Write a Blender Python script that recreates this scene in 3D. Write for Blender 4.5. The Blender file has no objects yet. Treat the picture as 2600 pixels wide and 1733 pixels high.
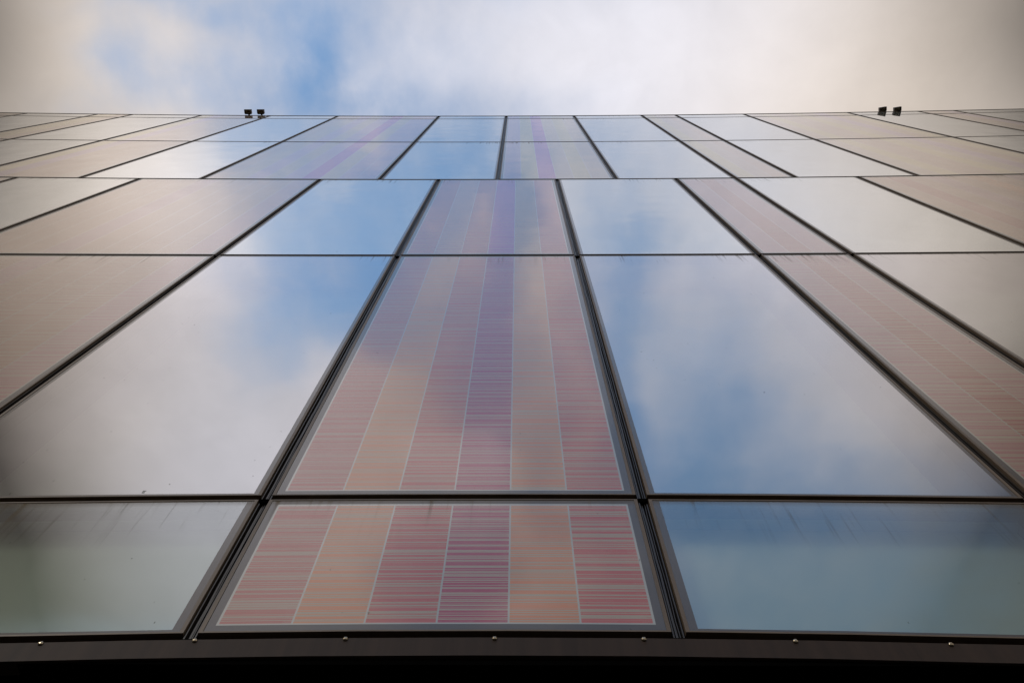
import bpy, bmesh, math, random
from mathutils import Vector, Matrix
random.seed(7)
sc = bpy.context.scene
R = math.radians

# ------------------------------------------------------------------ camera
F, PITCH, YAW, ROLL, K1 = 1914.31, R(67.867886), R(1.231364), R(-1.071439), 0.0538129
CAMZ, DIST = 1.6, 2.0                       # eye height, metres from eye to facade
FR = F * 1.016
cp, sp, cyw, syw, cr, sr = math.cos(PITCH), math.sin(PITCH), math.cos(YAW), math.sin(YAW), math.cos(ROLL), math.sin(ROLL)
xv = Vector((cyw, syw, 0)); yv = Vector((-syw, cyw, 0)); zv = Vector((0, 0, 1))
fwd = yv * cp + zv * sp
up0 = -yv * sp + zv * cp
right = xv * cr - up0 * sr
up = xv * sr + up0 * cr
cam_d = bpy.data.cameras.new('camera'); cam = bpy.data.objects.new('camera', cam_d)
sc.collection.objects.link(cam); sc.camera = cam
cam_d.sensor_width = 36; cam_d.lens = FR * 36 / 2600
cam_d.clip_end = 5000; cam_d.clip_start = 0.05
m = Matrix((right, up, -fwd)).transposed().to_4x4(); m.translation = Vector((0, 0, CAMZ))
cam.matrix_world = m
sc.render.resolution_x, sc.render.resolution_y = 1024, 682
sc.view_settings.view_transform = 'Standard'; sc.view_settings.look = 'None'
sc.view_settings.gamma = 1; sc.view_settings.exposure = 0.0

# ------------------------------------------------------------------ node helper
class NT:
    def __init__(s, tree): s.t = tree; tree.nodes.clear()
    def n(s, typ, **kw):
        nd = s.t.nodes.new(typ)
        for k, v in kw.items(): setattr(nd, k, v)
        return nd
    def put(s, sock, v):
        if hasattr(v, 'is_linked') or isinstance(v, bpy.types.NodeSocket): s.t.links.new(v, sock)
        elif v is not None: sock.default_value = v
    def m(s, op, a, b=None, c=None, clamp=False):
        nd = s.n('ShaderNodeMath', operation=op, use_clamp=clamp)
        for i, v in enumerate((a, b, c)):
            if v is not None: s.put(nd.inputs[i], v)
        return nd.outputs[0]
    def v(s, op, a, b=None):
        nd = s.n('ShaderNodeVectorMath', operation=op)
        s.put(nd.inputs[0], a)
        if b is not None: s.put(nd.inputs[1], b)
        return nd.outputs['Value'] if op in ('LENGTH', 'DOT_PRODUCT') else nd.outputs[0]
    def xyz(s, x, y, z=0.0):
        nd = s.n('ShaderNodeCombineXYZ')
        for i, q in enumerate((x, y, z)): s.put(nd.inputs[i], q)
        return nd.outputs[0]
    def sep(s, v):
        nd = s.n('ShaderNodeSeparateXYZ'); s.put(nd.inputs[0], v); return nd.outputs
    def mix(s, f, a, b, mode='MIX'):
        nd = s.n('ShaderNodeMixRGB', blend_type=mode)
        s.put(nd.inputs[0], f)
        for i, q in ((1, a), (2, b)):
            s.put(nd.inputs[i], (*q, 1) if isinstance(q, tuple) and len(q) == 3 else q)
        return nd.outputs[0]
    def noise(s, vec, scale, detail=3, rough=.55, dist=0, col=False):
        nd = s.n('ShaderNodeTexNoise')
        if vec is not None: s.put(nd.inputs['Vector'], vec)
        nd.inputs['Scale'].default_value = scale; nd.inputs['Detail'].default_value = detail
        nd.inputs['Roughness'].default_value = rough; nd.inputs['Distortion'].default_value = dist
        return nd.outputs['Color' if col else 'Fac']
    def ss(s, x, a, b, ta=0., tb=1.):
        nd = s.n('ShaderNodeMapRange', interpolation_type='SMOOTHSTEP')
        s.put(nd.inputs[0], x)
        for i, q in zip((1, 2, 3, 4), (a, b, ta, tb)): nd.inputs[i].default_value = q
        return nd.outputs[0]
    def blobs(s, vec, lst):
        tot = None
        for gx, gy, rx, ry, amp in lst:
            mp = s.n('ShaderNodeMapping', vector_type='TEXTURE')
            s.put(mp.inputs[0], vec); mp.inputs['Location'].default_value = (gx, gy, 0); mp.inputs['Scale'].default_value = (rx, ry, 1)
            d = s.v('DOT_PRODUCT', mp.outputs[0], mp.outputs[0])
            e = s.m('MULTIPLY', s.m('POWER', 0.36788, d), amp)
            tot = e if tot is None else s.m('ADD', tot, e)
        return tot

# ------------------------------------------------------------------ world: broken cloud over blue sky
SUN_EL, SUN_AZ = R(27), R(215)              # low veiled sun, behind and left of the camera
w = bpy.data.worlds.new('World'); sc.world = w; w.use_nodes = True
N = NT(w.node_tree)
sky = N.n('ShaderNodeTexSky', sky_type='NISHITA'); sky.sun_disc = False
sky.sun_elevation = SUN_EL; sky.sun_rotation = SUN_AZ
sky.air_density = 1.0; sky.dust_density = 0.6; sky.ozone_density = 2.5
tc = N.n('ShaderNodeTexCoord')
d = N.sep(tc.outputs['Generated'])
zc = N.m('MAXIMUM', d[2], 0.22)
g = N.xyz(N.m('DIVIDE', d[0], zc), N.m('DIVIDE', d[1], zc))
wn = N.v('SUBTRACT', N.noise(g, 6.0, 3, .5, 0, True), (0.5, 0.5, 0.5))
gw = N.v('ADD', g, N.v('MULTIPLY', wn, (0.12, 0.09, 0)))
BLUE = [(-.242, .045, .035, .055, 1.0), (-.25, -.02, .09, .05, .45), (-.489, .03, .045, .035, .35), (-.39, -.028, .10, .018, .5),
        (-.131, .10, .16, .035, .65), (-.28, .05, .09, .10, .30), (-.12, .02, .12, .06, .22), (-.37, .07, .12, .06, .34), (-.5, .09, .08, .03, .15),
        (-.31, -.12, .08, .05, .6), (-.07, -.12, .12, .07, .75), (-.10, -.16, .11, .04, .8), (-.225, -.215, .13, .07, 1.1), (.12, -.13, .12, .06, .22),
        (-.15, -.24, .06, .06, .9), (-.235, -.30, .10, .045, .95), (-.30, -.365, .06, .05, 1.15), (-.235, -.375, .055, .045, 1.2),
        (-.185, -.32, .03, .06, 1.0), (-.355, -.43, .04, .05, .6), (-.165, -.385, .05, .06, 1.8), (-.023, -.25, .04, .09, 1.5),
        (-.06, -.36, .06, .06, 1.0), (-.055, -.46, .07, .08, 2.0), (.04, -.58, .04, .09, 1.2), (-.14, -.86, .08, .11, 2.6),
        (-.05, -.80, .06, .05, 1.3), (.05, -.71, .05, .04, .8), (.297, -.51, .07, .09, .6), (.32, -.645, .24, .07, .75), (.22, -.62, .10, .08, .5), (.24, -.48, .17, .17, .45),
        (.145, -.55, .03, .2, .9), (.28, -.715, .24, .05, 1.3), (.28, -.86, .26, .13, 1.0), (.13, -.33, .06, .12, .6), (.1, -.97, .6, .04, 1.2), (.50, -.86, .28, .16, .8), (.17, -.24, .14, .10, .18)]
LUM = [(.12, .05, .28, .15, .18), (-.72, -.02, .18, .16, -.42), (.78, -.03, .25, .16, -.54), (-1.0, -.8, .24, .4, -.3), (1.0, -.8, .27, .4, -.3), (-.47, -.20, .14, .09, .26), (-.44, -.30, .13, .10, .16),
       (-.42, -.55, .22, .16, .14), (-.93, -.45, .28, .6, -.6), (.95, -.5, .32, .7, -.6), (0, -1.1, 1.2, .14, -.25), (-.85, -.95, .3, .25, -.12), (.85, -.95, .35, .25, -.3), (0, -.35, .5, .25, .08), (.4, -.25, .2, .12, .08),
       (-.40, .06, .1, .06, .06), (-.03, -.58, .05, .06, .22), (-.13, -.62, .08, .08, .15), (-.28, -.84, .14, .14, .05), (0, -.9, .05, .1, .2), (-.2, -.74, .42, .16, .16), (.05, .06, .6, .10, .07), (-.52, .0, .14, .10, .10)]  # negative blobs at sides and bottom paint the lens vignette into the cloud
fine = N.noise(N.v('MULTIPLY', g, (1.0, .75, 1)), 13.0, 5, .55)
soft = N.noise(gw, 4.5, 7, .58)
bl = N.blobs(gw, BLUE)
bl = N.m('MULTIPLY', bl, N.m('ADD', N.m('MULTIPLY', N.m('SUBTRACT', fine, .5), N.ss(N.sep(g)[1], -.45, -.2, 1.2, 2.5)), 1.0))
bl = N.m('MAXIMUM', bl, 0.0)
bl = N.m('MULTIPLY', N.m('SUBTRACT', 1.0, N.m('POWER', 0.26, bl)), N.m('ADD', N.m('MULTIPLY', soft, .5), .72))
bl = N.m('MINIMUM', bl, .97)
lum = N.m('ADD', N.blobs(g, LUM), 0.64)
lum = N.m('MULTIPLY', lum, N.m('ADD', N.m('MULTIPLY', N.m('SUBTRACT', soft, .5), .48), 1.0))
lum = N.m('MAXIMUM', lum, 0.10)
gs = N.sep(g)
warm = N.ss(N.m('ADD', N.m('ABSOLUTE', N.m('ADD', gs[0], .02)), N.m('MULTIPLY', gs[1], .42)), .14, .58)
ctint = N.mix(warm, (.99, .972, 1.045), (1.12, .98, .86))
cloud = N.v('SCALE', ctint); cloud.node.inputs['Scale'].default_value = 1
N.put(cloud.node.inputs['Scale'], N.m('MULTIPLY', lum, 10.0))
hor = N.ss(d[2], .0, .35)
cloud2 = N.mix(hor, (3.8, 3.5, 3.2), cloud)
skyc = N.mix(1.0, sky.outputs[0], (2.45, 2.9, 2.8), 'MULTIPLY')
skyc = N.v('SCALE', skyc); N.put(skyc.node.inputs['Scale'], N.ss(gs[1], -1.0, -.15, .45, .98))
fin = N.mix(bl, cloud2, skyc)
bg = N.n('ShaderNodeBackground'); bg.inputs['Strength'].default_value = 0.1
N.put(bg.inputs['Color'], fin)
wo = N.n('ShaderNodeOutputWorld'); N.t.links.new(bg.outputs[0], wo.inputs[0])

sd = bpy.data.lights.new('sun', 'SUN'); sd.energy = 0.65; sd.angle = R(14); sd.color = (1, .95, .88)
so = bpy.data.objects.new('sun', sd); sc.collection.objects.link(so)
sdir = Vector((math.sin(SUN_AZ) * math.cos(SUN_EL), math.cos(SUN_AZ) * math.cos(SUN_EL), math.sin(SUN_EL)))
so.rotation_euler = sdir.to_track_quat('Z', 'Y').to_euler(); so.location = (10, 30, 60)

# ------------------------------------------------------------------ materials
def mat(name):
    mt = bpy.data.materials.new(name); mt.use_nodes = True
    return mt, NT(mt.node_tree)
def finish(n, sh):
    o = n.n('ShaderNodeOutputMaterial'); n.t.links.new(sh, o.inputs[0])
def bsdf(n, col, rough=.5, metal=0., spec=.5):
    b = n.n('ShaderNodeBsdfPrincipled')
    n.put(b.inputs['Base Color'], (*col, 1) if isinstance(col, tuple) else col)
    n.put(b.inputs['Roughness'], rough); b.inputs['Metallic'].default_value = metal
    b.inputs['Specular IOR Level'].default_value = spec
    return b.outputs[0]
def facing(n):
    lw = n.n('ShaderNodeLayerWeight'); lw.inputs['Blend'].default_value = .5
    return lw.outputs['Facing']
def wobble(n):
    p = n.n('ShaderNodeNewGeometry').outputs['Position']
    b = n.n('ShaderNodeBump'); b.inputs['Strength'].default_value = .5; b.inputs['Distance'].default_value = .006
    n.put(b.inputs['Height'], n.noise(p, 1.6, 1, .4))
    return b.outputs[0]
def grime(n):
    """faint dust film, rain streaks under each joint and a few specks (0..1)"""
    p = n.n('ShaderNodeNewGeometry').outputs['Position']
    uv = n.n('ShaderNodeUVMap'); uv.uv_map = 'from_top'
    u = n.sep(uv.outputs[0])
    ps = n.v('MULTIPLY', p, (26.0, 1.0, 1.1))
    st = n.ss(n.m('ADD', n.noise(ps, 1.0, 4, .6), n.m('MULTIPLY', n.m('SUBTRACT', n.noise(p, 1.7, 2, .5), .5), .5)), .55, .76)
    fade = n.ss(u[1], .0, .38, 1.0, 0.0)
    st = n.m('MULTIPLY', st, fade)
    edge = n.ss(u[1], .0, .05, .55, 0.0)
    vor = n.n('ShaderNodeTexVoronoi'); n.put(vor.inputs['Vector'], n.v('MULTIPLY', n.v('ADD', p, n.v('MULTIPLY', n.noise(p, 30.0, 1, .5, 0, True), (.05, .05, .05))), (1.3, 1, .5))); vor.inputs['Scale'].default_value = 16
    rnd = n.sep(vor.outputs['Color'])
    sp_ = n.m('MULTIPLY', n.ss(vor.outputs['Distance'], .03, .07, 1.0, 0.0), n.m('GREATER_THAN', rnd[0], .72))
    film = n.m('MULTIPLY', n.noise(p, 3.0, 5, .65), .06)
    a = n.m('ADD', n.m('MULTIPLY', st, .75), edge)
    a = n.m('ADD', a, film)
    return a, sp_
def coated(n, under, r0, r1, tint=(1, 1, 1), power=4.0, rough=.012, dirt=True):
    """a glass skin: mirror-like sky reflection over what lies beneath, plus dirt on top"""
    f = facing(n)
    fac = n.m('ADD', n.m('MULTIPLY', n.m('POWER', f, power), r1), r0)
    gl = n.n('ShaderNodeBsdfGlossy'); gl.inputs['Color'].default_value = (*tint, 1); gl.inputs['Roughness'].default_value = rough
    oi = n.n('ShaderNodeObjectInfo')
    wn_ = n.n('ShaderNodeTexWhiteNoise', noise_dimensions='1D'); n.put(wn_.inputs['W'], n.m('MULTIPLY', oi.outputs['Random'], 917.0))
    tilt = n.v('MULTIPLY', n.v('SUBTRACT', wn_.outputs['Color'], (.5, .5, .5)), (.014, 0.0, .012))   # no two panes hang quite true
    n.put(gl.inputs['Normal'], n.v('NORMALIZE', n.v('ADD', wobble(n), tilt)))
    mx = n.n('ShaderNodeMixShader'); n.put(mx.inputs[0], fac); n.t.links.new(under, mx.inputs[1]); n.t.links.new(gl.outputs[0], mx.inputs[2])
    out = mx.outputs[0]
    if dirt:
        a, spk = grime(n)
        df = n.n('ShaderNodeBsdfDiffuse'); df.inputs['Color'].default_value = (.12, .095, .06, 1)
        m2 = n.n('ShaderNodeMixShader'); n.put(m2.inputs[0], n.m('MULTIPLY', a, .8)); n.t.links.new(out, m2.inputs[1]); n.t.links.new(df.outputs[0], m2.inputs[2])
        dk = n.n('ShaderNodeBsdfDiffuse'); dk.inputs['Color'].default_value = (.05, .04, .025, 1)
        m3 = n.n('ShaderNodeMixShader'); n.put(m3.inputs[0], n.m('MULTIPLY', spk, .6)); n.t.links.new(m2.outputs[0], m3.inputs[1]); n.t.links.new(dk.outputs[0], m3.inputs[2])
        out = m3.outputs[0]
    return out

M = {}
mt, n = mat('vision_glass'); M['vision'] = mt
tr = n.n('ShaderNodeBsdfTransparent'); tr.inputs['Color'].default_value = (.78, .84, .80, 1)
finish(n, coated(n, tr.outputs[0], .60, .42, (1.0, .985, 1.0), 3.0))
mt, n = mat('clear_glass'); M['clear'] = mt
tr = n.n('ShaderNodeBsdfTransparent'); tr.inputs['Color'].default_value = (.90, .97, .93, 1)
finish(n, coated(n, tr.outputs[0], .42, .58, (.97, 1.0, 1.0), 3.0))
mt, n = mat('spandrel_glass'); M['spandrel'] = mt
finish(n, coated(n, bsdf(n, (.42, .46, .43), .6), .60, .42, (.985, .99, .985), 3.0))
mt, n = mat('frit_border'); M['frit'] = mt
finish(n, coated(n, bsdf(n, (.055, .041, .029), .6), .075, .8, (1, 1, 1), 3.4))
mt, n = mat('print_light'); M['light'] = mt
finish(n, coated(n, bsdf(n, (.34, .33, .26), .6), .18, .85, (1, 1, 1), 3.0))
def stripe_mat(name, col, light=(.34, .285, .195), sheen=(1.0, .965, .94)):
    mt, n = mat(name)
    uv = n.n('ShaderNodeUVMap'); uv.uv_map = 'print'
    s = n.sep(uv.outputs[0])
    def wh(x, y):
        q = n.n('ShaderNodeTexWhiteNoise', noise_dimensions='2D'); n.put(q.inputs['Vector'], n.xyz(x, y)); return q.outputs['Value']
    def comb(per, k, lo, hi):          # one bar of random width per period
        q = n.m('DIVIDE', s[1], per); c_ = n.m('FLOOR', q); fr_ = n.m('SUBTRACT', q, c_)
        h_ = wh(c_, n.m('ADD', s[0], k)); wd = n.m('ADD', n.m('MULTIPLY', h_, hi - lo), lo)
        off = n.m('MULTIPLY', wh(c_, n.m('ADD', s[0], k + 9.1)), n.m('SUBTRACT', 1.0, wd))
        return n.m('MULTIPLY', n.m('GREATER_THAN', fr_, off), n.m('LESS_THAN', fr_, n.m('ADD', off, wd)))
    line = n.m('MAXIMUM', comb(.0135, 31.7, .25, .7), comb(.052, 5.3, .18, .38))
    line = n.m('MULTIPLY', line, n.m('SUBTRACT', 1.0, comb(.083, 77.3, .04, .13)))
    c = n.mix(n.m('MULTIPLY', line, .97), light, col)
    finish(n, coated(n, bsdf(n, c, .6), .12, .96, sheen, 3.3))
    return mt
COL = dict(lilac=(.34, .19, .26), rose=(.38, .09, .045), peach=(.53, .155, .022), red=(.42, .048, .020), crimson=(.33, .007, .028), violet=(.34, .045, .22),
           cream=(.50, .36, .20), sand=(.32, .14, .08), mauve=(.34, .13, .12), grey=(.34, .28, .24), brick=(.30, .085, .065))
SHEEN = dict(violet=(.97, .84, .95), lilac=(.985, .935, .97), crimson=(.95, .83, .90), rose=(.99, .88, .90), red=(.97, .87, .87), mauve=(.99, .94, .94), brick=(.99, .91, .89), cream=(1, .97, .89))
for k, c in COL.items(): M[k] = stripe_mat('stripe_' + k, c, sheen=SHEEN.get(k, (1.0, .955, .92)))     # metallic inks: their gloss keeps a little of the hue

def simple(name, col, rough=.5, metal=0., spec=.5, nz=0.0, nscale=(6, 6, 6)):
    mt, n = mat(name)
    if nz:
        p = n.n('ShaderNodeNewGeometry').outputs['Position']
        q = n.noise(n.v('MULTIPLY', p, nscale), 1.0, 5, .6)
        k = n.m('ADD', n.m('MULTIPLY', n.m('SUBTRACT', q, .5), nz), 1.0)
        c = n.v('SCALE', col); n.put(c.node.inputs['Scale'], k)
        finish(n, bsdf(n, c, rough, metal, spec))
    else: finish(n, bsdf(n, col, rough, metal, spec))
    M[name] = mt
    return mt
simple('frame_bronze', (.12, .088, .058), .45, .0, .5, .9, (9, 9, 2))
simple('gasket_black', (.006, .006, .006), .35, 0, .35)
simple('gasket_rib', (.035, .030, .026), .32, 0, .6, .8, (30, 5, 3))
simple('void_black', (.0015, .0015, .0015), 1.0, 0, 0)
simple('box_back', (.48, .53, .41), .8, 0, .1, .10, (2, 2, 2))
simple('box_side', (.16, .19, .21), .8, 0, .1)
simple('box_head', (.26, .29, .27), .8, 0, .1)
simple('fascia_bronze', (.028, .0165, .0105), .6, .0, .25, 1.4, (24, 4, 1.0))
simple('screw_steel', (.32, .27, .19), .16, 1.0)
simple('lamp_housing', (.045, .034, .024), .55, 0, .4)
simple('lamp_reflector', (.40, .34, .22), .3, .3)
simple('lamp_glass', (.03, .03, .03), .05, 0, .9)
simple('etch', (.03, .04, .025), .7)
simple('paving', (.05, .05, .048), .9, 0, .2, .5, (3, 3, 3))
simple('soffit_black', (.002, .002, .002), .9, 0, .0)

# ------------------------------------------------------------------ geometry
def warp(X, zr):
    """the facade's lines sag and swell a little towards the middle, as they do in the picture; stays in the facade plane"""
    v = Vector((X, DIST, zr))
    a = v.dot(right) / v.dot(fwd); b = v.dot(up) / v.dot(fwd)
    r2 = min(a * a + b * b, 0.72) if v.dot(fwd) > 0 else .72
    s = (1 + K1 * r2) * F / FR
    dr = right * (a * s) + up * (b * s) + fwd
    t = DIST / dr.y
    return dr.x * t, dr.z * t
def P(X, zr, y):
    x, z = warp(X, zr); return Vector((x, y, z + CAMZ))

class MB:
    def __init__(s): s.v = []; s.f = []; s.mi = []; s.uv = []; s.mats = []
    def slot(s, k):
        if k not in s.mats: s.mats.append(k)
        return s.mats.index(k)
    def quad(s, pts, mk, uvs=None):
        i = len(s.v); s.v += pts; s.f.append(tuple(range(i, i + len(pts)))); s.mi.append(s.slot(mk)); s.uv.append(uvs)
    def build(s, name, parent=None, label=None, merge=True):
        me = bpy.data.meshes.new(name); me.from_pydata([tuple(p) for p in s.v], [], s.f)
        for k in s.mats: me.materials.append(M[k])
        for p, mi in zip(me.polygons, s.mi): p.material_index = mi
        if any(u for u in s.uv):
            l1 = me.uv_layers.new(name='from_top'); l2 = me.uv_layers.new(name='print')
            li = 0
            for fc, u in zip(s.f, s.uv):
                for j in range(len(fc)):
                    if u: l1.data[li].uv = u[j][0]; l2.data[li].uv = u[j][1]
                    else: l1.data[li].uv = (5, 5)
                    li += 1
        if merge:
            bm = bmesh.new(); bm.from_mesh(me); bmesh.ops.remove_doubles(bm, verts=bm.verts, dist=1e-5); bm.to_mesh(me); bm.free()
        o = bpy.data.objects.new(name, me); sc.collection.objects.link(o)
        if parent: o.parent = parent
        if label: o['label'] = label
        return o
def steps(a, b, d):
    k = max(1, int(math.ceil(abs(b - a) / d))); return [a + (b - a) * i / k for i in range(k + 1)]
def sheet(mb, xs, zs, y, cell, ztop=None):
    """front-facing sheet with one material per (i,j) cell; cell(i,j)->(material, column id)"""
    for i in range(len(xs) - 1):
        for j in range(len(zs) - 1):
            mk, cid = cell(i, j)
            for xa, xb in zip(steps(xs[i], xs[i + 1], .6)[:-1], steps(xs[i], xs[i + 1], .6)[1:]):
                for za, zb in zip(steps(zs[j], zs[j + 1], .6)[:-1], steps(zs[j], zs[j + 1], .6)[1:]):
                    q = [(xa, za), (xb, za), (xb, zb), (xa, zb)]
                    mb.quad([P(x, z, y) for x, z in q], mk, [((x - xs[0], (ztop or zs[-1]) - z), (cid, z)) for x, z in q])
def slab(mb, X0, X1, z0, z1, y0, y1, mk, d=.6, back=True):
    """a bar/slab in facade coordinates, subdivided so that it follows the facade's lines"""
    xs, zs = steps(X0, X1, d), steps(z0, z1, d)
    for xa, xb in zip(xs[:-1], xs[1:]):
        for za, zb in zip(zs[:-1], zs[1:]):
            mb.quad([P(xa, za, y0), P(xb, za, y0), P(xb, zb, y0), P(xa, zb, y0)], mk)
            if back: mb.quad([P(xa, zb, y1), P(xb, zb, y1), P(xb, za, y1), P(xa, za, y1)], mk)
        mb.quad([P(xa, z0, y1), P(xb, z0, y1), P(xb, z0, y0), P(xa, z0, y0)], mk)
        mb.quad([P(xa, z1, y0), P(xb, z1, y0), P(xb, z1, y1), P(xa, z1, y1)], mk)
    for za, zb in zip(zs[:-1], zs[1:]):
        mb.quad([P(X0, za, y1), P(X0, za, y0), P(X0, zb, y0), P(X0, zb, y1)], mk)
        mb.quad([P(X1, za, y0), P(X1, za, y1), P(X1, zb, y1), P(X1, zb, y0)], mk)
def wavy(mb, x, wd, z0, z1, y0, y1, mk, amp):
    """a soft rubber bead that wanders a little along its joint"""
    zz = steps(z0, z1, .09); rr = random.Random(int(x * 977 + z0 * 31))
    off = [0.0]
    for _ in zz[1:]: off.append(max(-amp, min(amp, off[-1] * .8 + rr.uniform(-amp, amp) * .8)))
    for (za, oa), (zb, ob) in zip(zip(zz[:-1], off[:-1]), zip(zz[1:], off[1:])):
        mb.quad([P(x + oa, za, y0), P(x + oa + wd, za, y0), P(x + ob + wd, zb, y0), P(x + ob, zb, y0)], mk)
        mb.quad([P(x + oa, za, y1), P(x + oa, za, y0), P(x + ob, zb, y0), P(x + ob, zb, y1)], mk)
        mb.quad([P(x + oa + wd, za, y0), P(x + oa + wd, za, y1), P(x + ob + wd, zb, y1), P(x + ob + wd, zb, y0)], mk)
def ring(mb, X0, X1, z0, z1, w, wb, y0, y1, mk):
    slab(mb, X0, X0 + w, z0, z1, y0, y1, mk); slab(mb, X1 - w, X1, z0, z1, y0, y1, mk)
    slab(mb, X0 + w, X1 - w, z0, z0 + wb, y0, y1, mk); slab(mb, X0 + w, X1 - w, z1 - wb, z1, y0, y1, mk)

U, X00 = 0.875987, -0.3005232
def ux(k): return X00 + U * k
ZR = [20.491, 19.80, 15.446, 11.299, 7.155, 2.994, 2.128]     # roof, parapet joint, rows..., foot of the glass (above the eye)
GX, GZ = .052, .036                                            # joint widths
zoneA = [(-16, -14, 'P'), (-14, -12, 'G'), (-12, -11, 'P'), (-11, -9, 'G'), (-9, -7, 'P'), (-7, -5, 'G'), (-5, -2, 'P'), (-2, 0, 'G'), (0, 2, 'P'),
         (2, 4, 'G'), (4, 5, 'P'), (5, 7, 'G'), (7, 10, 'P'), (10, 12, 'G'), (12, 13, 'P'), (13, 15, 'G')]
zoneB = [(-15, -13, 'G'), (-13, -12, 'P'), (-12, -10, 'G'), (-10, -8, 'P'), (-8, -6, 'G'), (-6, -3, 'P'), (-3, -1, 'G'), (-1, 1, 'P'), (1, 3, 'G'),
         (3, 4, 'P'), (4, 6, 'G'), (6, 9, 'P'), (9, 11, 'G'), (11, 12, 'P'), (12, 14, 'G')]
def palette(zone, a, b, row=0):
    if row == 4 and a == -1: return ['rose', 'mauve', 'rose', 'violet', 'sand', 'rose']
    nn = (b - a) * 3
    if zone == 'B' and a == -1: return ['rose', 'peach', 'red', 'crimson', 'peach', 'red']
    if zone == 'A' and a == 0: return ['lilac', 'cream', 'violet', 'grey', 'cream', 'grey']
    if zone == 'A' and a == -5: return ['sand', 'grey', 'lilac', 'grey', 'lilac', 'violet', 'grey', 'lilac', 'lilac']
    if zone == 'B' and a == 3: return ['mauve', 'brick', 'mauve']
    if zone == 'B' and a == -6: return ['sand', 'sand', 'sand', 'mauve', 'sand', 'sand', 'sand', 'sand', 'mauve']
    if zone == 'B' and a == 6: return ['sand', 'brick', 'sand', 'mauve', 'sand', 'peach', 'sand', 'mauve', 'brick']
    base = {'A': ['cream', 'grey', 'lilac', 'sand', 'cream', 'sand'], 'B': ['sand', 'mauve', 'sand', 'brick', 'sand', 'rose']}[zone]
    rr = random.Random(a * 7 + b); return [rr.choice(base) for _ in range(nn)]

bld = bpy.data.objects.new('glass_building', None); sc.collection.objects.link(bld)
bld.location = (0, 2.0, 0)
bld['label'] = 'tall glass facade of mirror panels and barcode striped panels seen from below'; bld['category'] = 'building'
bpy.context.view_layer.update()
INV = bld.matrix_world.inverted()
def part(mb, name, parent=bld, label=None):
    o = mb.build(name, parent, label)
    if parent is bld: o.matrix_parent_inverse = INV
    return o

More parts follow.
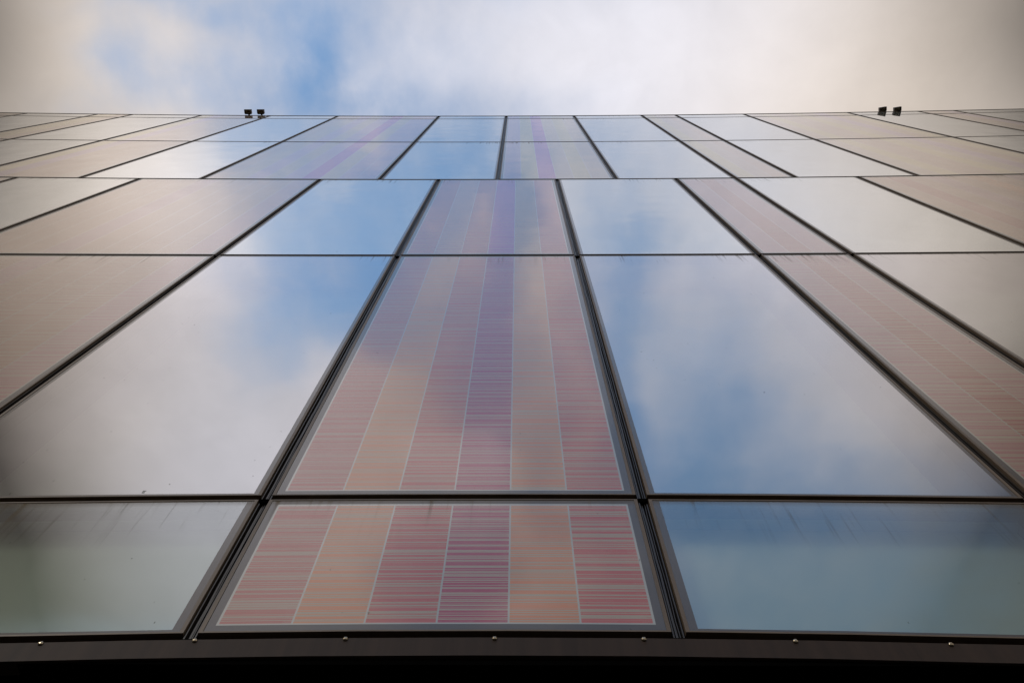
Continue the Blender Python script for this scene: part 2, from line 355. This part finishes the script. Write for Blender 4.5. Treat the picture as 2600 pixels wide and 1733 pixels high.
def panel(zone, a, b, typ, z0, z1, row):
    xa, xb = ux(a) + GX / 2, ux(b) - GX / 2
    za, zb = z0 + GZ / 2, z1 - GZ / 2
    wf = .015; wb_ = .007
    X0, X1, Z0, Z1 = xa + wf, xb - wf, za + wb_, zb - wb_
    mb = MB()
    fb = .034 if typ == 'P' else (.024 if row < 6 else .032)
    fz = .030 if typ == 'P' else .012
    if row == 1: fb, fz = .02, .01
    see = typ == 'G' and row in (5, 6)
    if typ == 'P':
        ls = .009
        cols = palette(zone, a, b, row); nc = len(cols)
        xs = [X0, X0 + fb, X0 + fb + ls]; kinds = [('frit', 0), ('light', 0)]
        x = X0 + fb + ls; cw = (X1 - X0 - 2 * fb - 2 * ls) / nc; gp = .007
        for i, c in enumerate(cols):
            xe = x + cw
            if i < nc - 1: xs += [xe - gp / 2, xe + gp / 2]; kinds += [(c, a * 3 + i + row * 50.0), ('light', 0)]
            else: xs += [xe]; kinds += [(c, a * 3 + i + row * 50.0)]
            x = xe
        xs += [X1 - fb, X1]; kinds += [('light', 0), ('frit', 0)]
        zs = [Z0, Z0 + fz, Z0 + fz + .007, Z1 - fz - .014, Z1 - fz, Z1]
        def cell(i, j):
            if j in (0, 4) or i in (0, len(xs) - 2): return 'frit', 0
            if j in (1, 3): return 'light', 0
            return kinds[i]
        sheet(mb, xs, zs, 2.0, cell)
    else:
        g_ = ('clear' if row == 6 else 'vision') if see else 'spandrel'
        xs = [X0, X0 + fb, X1 - fb, X1]; zs = [Z0, Z0 + fz, Z1 - fz * .7, Z1]
        sheet(mb, xs, zs, 2.0, lambda i, j: (g_, 0) if (i == 1 and j == 1) else ('frit', 0))
    # pane edges (the pane is 24 mm thick)
    for X in (X0, X1):
        zz = steps(Z0, Z1, .6)
        for p, q in zip(zz[:-1], zz[1:]): mb.quad([P(X, p, 2.0), P(X, q, 2.0), P(X, q, 2.024), P(X, p, 2.024)], 'gasket_black')
    name = 'striped_panel' if typ == 'P' else ('parapet_panel' if row == 1 else 'glass_panel')
    o = part(mb, name)
    fr = MB(); ring(fr, xa, xb, za, zb, wf, wb_, 1.9975, 2.04, 'frame_bronze')
    fr.build('frame', o)
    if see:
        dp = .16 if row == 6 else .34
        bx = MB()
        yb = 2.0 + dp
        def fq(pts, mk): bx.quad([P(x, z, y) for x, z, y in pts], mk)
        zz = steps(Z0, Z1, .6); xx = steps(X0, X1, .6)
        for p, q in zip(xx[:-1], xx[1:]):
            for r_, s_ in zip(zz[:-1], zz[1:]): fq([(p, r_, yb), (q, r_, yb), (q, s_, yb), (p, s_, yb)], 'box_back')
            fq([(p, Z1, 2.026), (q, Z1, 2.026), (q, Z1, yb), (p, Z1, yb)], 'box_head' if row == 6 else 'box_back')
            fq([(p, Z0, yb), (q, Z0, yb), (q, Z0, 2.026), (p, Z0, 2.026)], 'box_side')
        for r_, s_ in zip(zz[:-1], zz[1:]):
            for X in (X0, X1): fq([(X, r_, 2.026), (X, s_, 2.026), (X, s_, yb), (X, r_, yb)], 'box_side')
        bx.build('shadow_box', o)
    if row == 5 and typ == 'G' and a == -3:      # small maker's etching at the foot of the pane: too small to read
        e = MB()
        for (u0, u1, v0, v1) in ((0, .014, .012, .016), (0, .005, .004, .009), (.006, .012, .005, .008), (.001, .006, -.004, 0), (.008, .013, -.004, 0)):
            slab(e, -1.766 + u0, -1.766 + u1, ZR[5] + .05 + v0, ZR[5] + .05 + v1, 1.9994, 1.9998, 'etch', back=False)
        e.build('etched_mark', o)
    return o

ROWS = [(1, ZR[1], ZR[0], 'A'), (2, ZR[2], ZR[1], 'A'), (3, ZR[3], ZR[2], 'A'), (4, ZR[4], ZR[3], 'B'), (5, ZR[5], ZR[4], 'B'), (6, ZR[6], ZR[5], 'B')]
for row, z0, z1, zone in ROWS:
    for a, b, t in (zoneA if zone == 'A' else zoneB): panel(zone, a, b, t, z0, z1, row)

# black carcass seen in the joints, ribs of the mullion gaskets
XL, XR = ux(-16), ux(15)
for row, z0, z1, zone in ROWS:
    pass
def carcass():
    mb = MB()
    for zone, za, zb in (('A', ZR[3], ZR[0]), ('B', ZR[6], ZR[3])):
        ks = [p[0] for p in (zoneA if zone == 'A' else zoneB)] + [(zoneA if zone == 'A' else zoneB)[-1][1]]
        for k in ks: yield zone, k, za, zb
for zone, k, za, zb in carcass():
    mb = MB(); x = ux(k); h = GX / 2
    slab(mb, x - h - .03, x + h + .03, za, zb, 2.046, 2.10, 'gasket_black')
    wavy(mb, x - .008, .008, za, zb, 2.020, 2.046, 'gasket_rib', .0022)
    wavy(mb, x + .005, .003, za, zb, 2.016, 2.046, 'gasket_rib', .0025)
    wavy(mb, x - h + .005, .005, za, zb, 2.008, 2.046, 'gasket_rib', .0012)
    wavy(mb, x + h - .011, .005, za, zb, 2.012, 2.046, 'gasket_rib', .0018)
    part(mb, 'mullion')
for z in ZR[1:]:
    mb = MB()
    slab(mb, XL, XR, z - GZ / 2 - .02, z + GZ / 2 + .02, 2.043, 2.09, 'void_black')
    ks = [p[0] for p in zoneB] if z < ZR[3] else [p[0] for p in zoneA]
    if z < ZR[2] and z not in (ZR[3],):
        for k in ks: slab(mb, ux(k) - .022, ux(k) + .022, z - .030, z - .004, 2.004, 2.043, 'void_black', back=False)
    part(mb, 'transom')
mb = MB(); slab(mb, XL, XR, ZR[0] - .012, ZR[0] + .03, 1.993, 2.30, 'frame_bronze'); part(mb, 'parapet_cap')
# fascia under the glass, with its screws
mb = MB()
slab(mb, XL, XR, 2.022, 2.104, 1.988, 2.05, 'fascia_bronze')
fas = part(mb, 'fascia')
sm = None
for i in range(-6, 14):
    X = -0.085 + .5275 * i
    bm = bmesh.new(); bmesh.ops.create_uvsphere(bm, u_segments=20, v_segments=12, radius=.0092)
    for v in bm.verts:
        v.co.y *= .75
        if abs(v.co.x) < .0016: v.co.y *= .8
    me = bpy.data.meshes.new('screw'); 
    if sm is None:
        bm.to_mesh(me); me.materials.append(M['screw_steel'])
        for p in me.polygons: p.use_smooth = True
        sm = me
    bm.free()
    o = bpy.data.objects.new('screw', sm); sc.collection.objects.link(o)
    q = P(X, 2.097, 1.9865); o.parent = bld; o.matrix_parent_inverse = INV; o.location = q
# soffit and recessed dark base under the fascia; the body of the building behind
def box(mb, x0, x1, y0, y1, z0, z1, mk):
    c = [Vector((x, y, z)) for z in (z0, z1) for y in (y0, y1) for x in (x0, x1)]
    for f in ((0, 1, 5, 4), (1, 3, 7, 5), (3, 2, 6, 7), (2, 0, 4, 6), (4, 5, 7, 6), (0, 2, 3, 1)):
        mb.quad([c[i] for i in f], mk)
mb = MB(); box(mb, XL, XR, 2.0, 5.2, CAMZ + 2.0, CAMZ + 2.02, 'soffit_black'); part(mb, 'soffit')
mb = MB(); box(mb, XL, XR, 5.0, 5.3, 0, CAMZ + 2.0, 'soffit_black'); part(mb, 'base_wall')
mb = MB(); box(mb, XL + .05, XR - .05, 2.40, 16, CAMZ + 2.025, CAMZ + ZR[0] - .35, 'void_black'); part(mb, 'body')

# ------------------------------------------------------------------ floodlights on the roof edge
def floodlight(x, yc, z, rz, label):
    r = bpy.data.objects.new('floodlight', None); sc.collection.objects.link(r)
    r.location = (x, yc, z); r.rotation_euler = (0, 0, rz)
    r['label'] = label; r['category'] = 'floodlight'; r['group'] = 'floodlights on the roof edge'
    w, dpt, h = .090, .052, .08
    hb = MB()                                   # tapering open-fronted housing, mouth downwards
    o_ = [(-w, -dpt), (w, -dpt), (w, dpt), (-w, dpt)]; i_ = [(s * .84, t * .80) for s, t in o_]; t_ = [(s * .66, t * .62) for s, t in o_]
    for k in range(4):
        a_, b_ = k, (k + 1) % 4
        hb.quad([Vector((*o_[a_], -h)), Vector((*o_[b_], -h)), Vector((*o_[b_], -.01)), Vector((*o_[a_], -.01))], 'lamp_housing')
        hb.quad([Vector((*o_[a_], -.01)), Vector((*o_[b_], -.01)), Vector((*t_[b_], .07)), Vector((*t_[a_], .07))], 'lamp_housing')
        hb.quad([Vector((*o_[b_], -h)), Vector((*o_[a_], -h)), Vector((*i_[a_], -h)), Vector((*i_[b_], -h))], 'lamp_housing')
        hb.quad([Vector((*i_[b_], -h)), Vector((*i_[a_], -h)), Vector((*i_[a_], -h + .05)), Vector((*i_[b_], -h + .05))], 'lamp_housing')
    hb.quad([Vector((*t_[k], .07)) for k in range(4)], 'lamp_housing')
    hb.build('housing', r)
    rb = MB(); u_ = [(s * .45, t * .35) for s, t in o_]
    for k in range(4):
        a_, b_ = k, (k + 1) % 4
        rb.quad([Vector((*i_[a_], -h + .048)), Vector((*i_[b_], -h + .048)), Vector((*u_[b_], -.025)), Vector((*u_[a_], -.025))], 'lamp_reflector')
    rb.quad([Vector((*u_[k], -.025)) for k in range(4)], 'lamp_reflector')
    rb.build('reflector', r)
    tb = MB()
    nseg = 10
    for k in range(nseg):
        a0, a1 = 2 * math.pi * k / nseg, 2 * math.pi * (k + 1) / nseg
        tb.quad([Vector((-.04, .012 * math.cos(a0), -.045 + .012 * math.sin(a0))), Vector((.04, .012 * math.cos(a0), -.045 + .012 * math.sin(a0))),
                 Vector((.04, .012 * math.cos(a1), -.045 + .012 * math.sin(a1))), Vector((-.04, .012 * math.cos(a1), -.045 + .012 * math.sin(a1)))], 'screw_steel')
    tb.build('lamp_tube', r)
    ab = MB()
    box(ab, -.02, .02, dpt, dpt + .12, -.02, .02, 'lamp_housing'); box(ab, -w * .9, w * .9, dpt * .98, dpt + .018, -h + .005, -.03, 'lamp_housing')
    ab.build('bracket', r)
    return r
ZL = CAMZ + 20.74
for (x, yc, rz, lb) in ((-7.03, 1.945, 0.0, 'dark square floodlight on the roof edge, leftmost of all four'),
                        (-6.70, 1.945, 0.0, 'dark square floodlight on the roof edge above the slanting joint, second from left'),
                        (9.44, 1.945, -.16, 'black tilted floodlight on the right roof edge, inner one of its pair'),
                        (9.82, 1.945, -.16, 'black tilted floodlight on the roof edge, rightmost of all four')):
    floodlight(x, yc, ZL, rz, lb)

# ------------------------------------------------------------------ ground
mb = MB(); s_ = 900
for i in range(-1, 1):
    for j in range(-1, 1): mb.quad([Vector((i * s_, j * s_, 0)), Vector(((i + 1) * s_, j * s_, 0)), Vector(((i + 1) * s_, (j + 1) * s_, 0)), Vector((i * s_, (j + 1) * s_, 0))], 'paving')
gr = mb.build('ground'); gr['kind'] = 'structure'
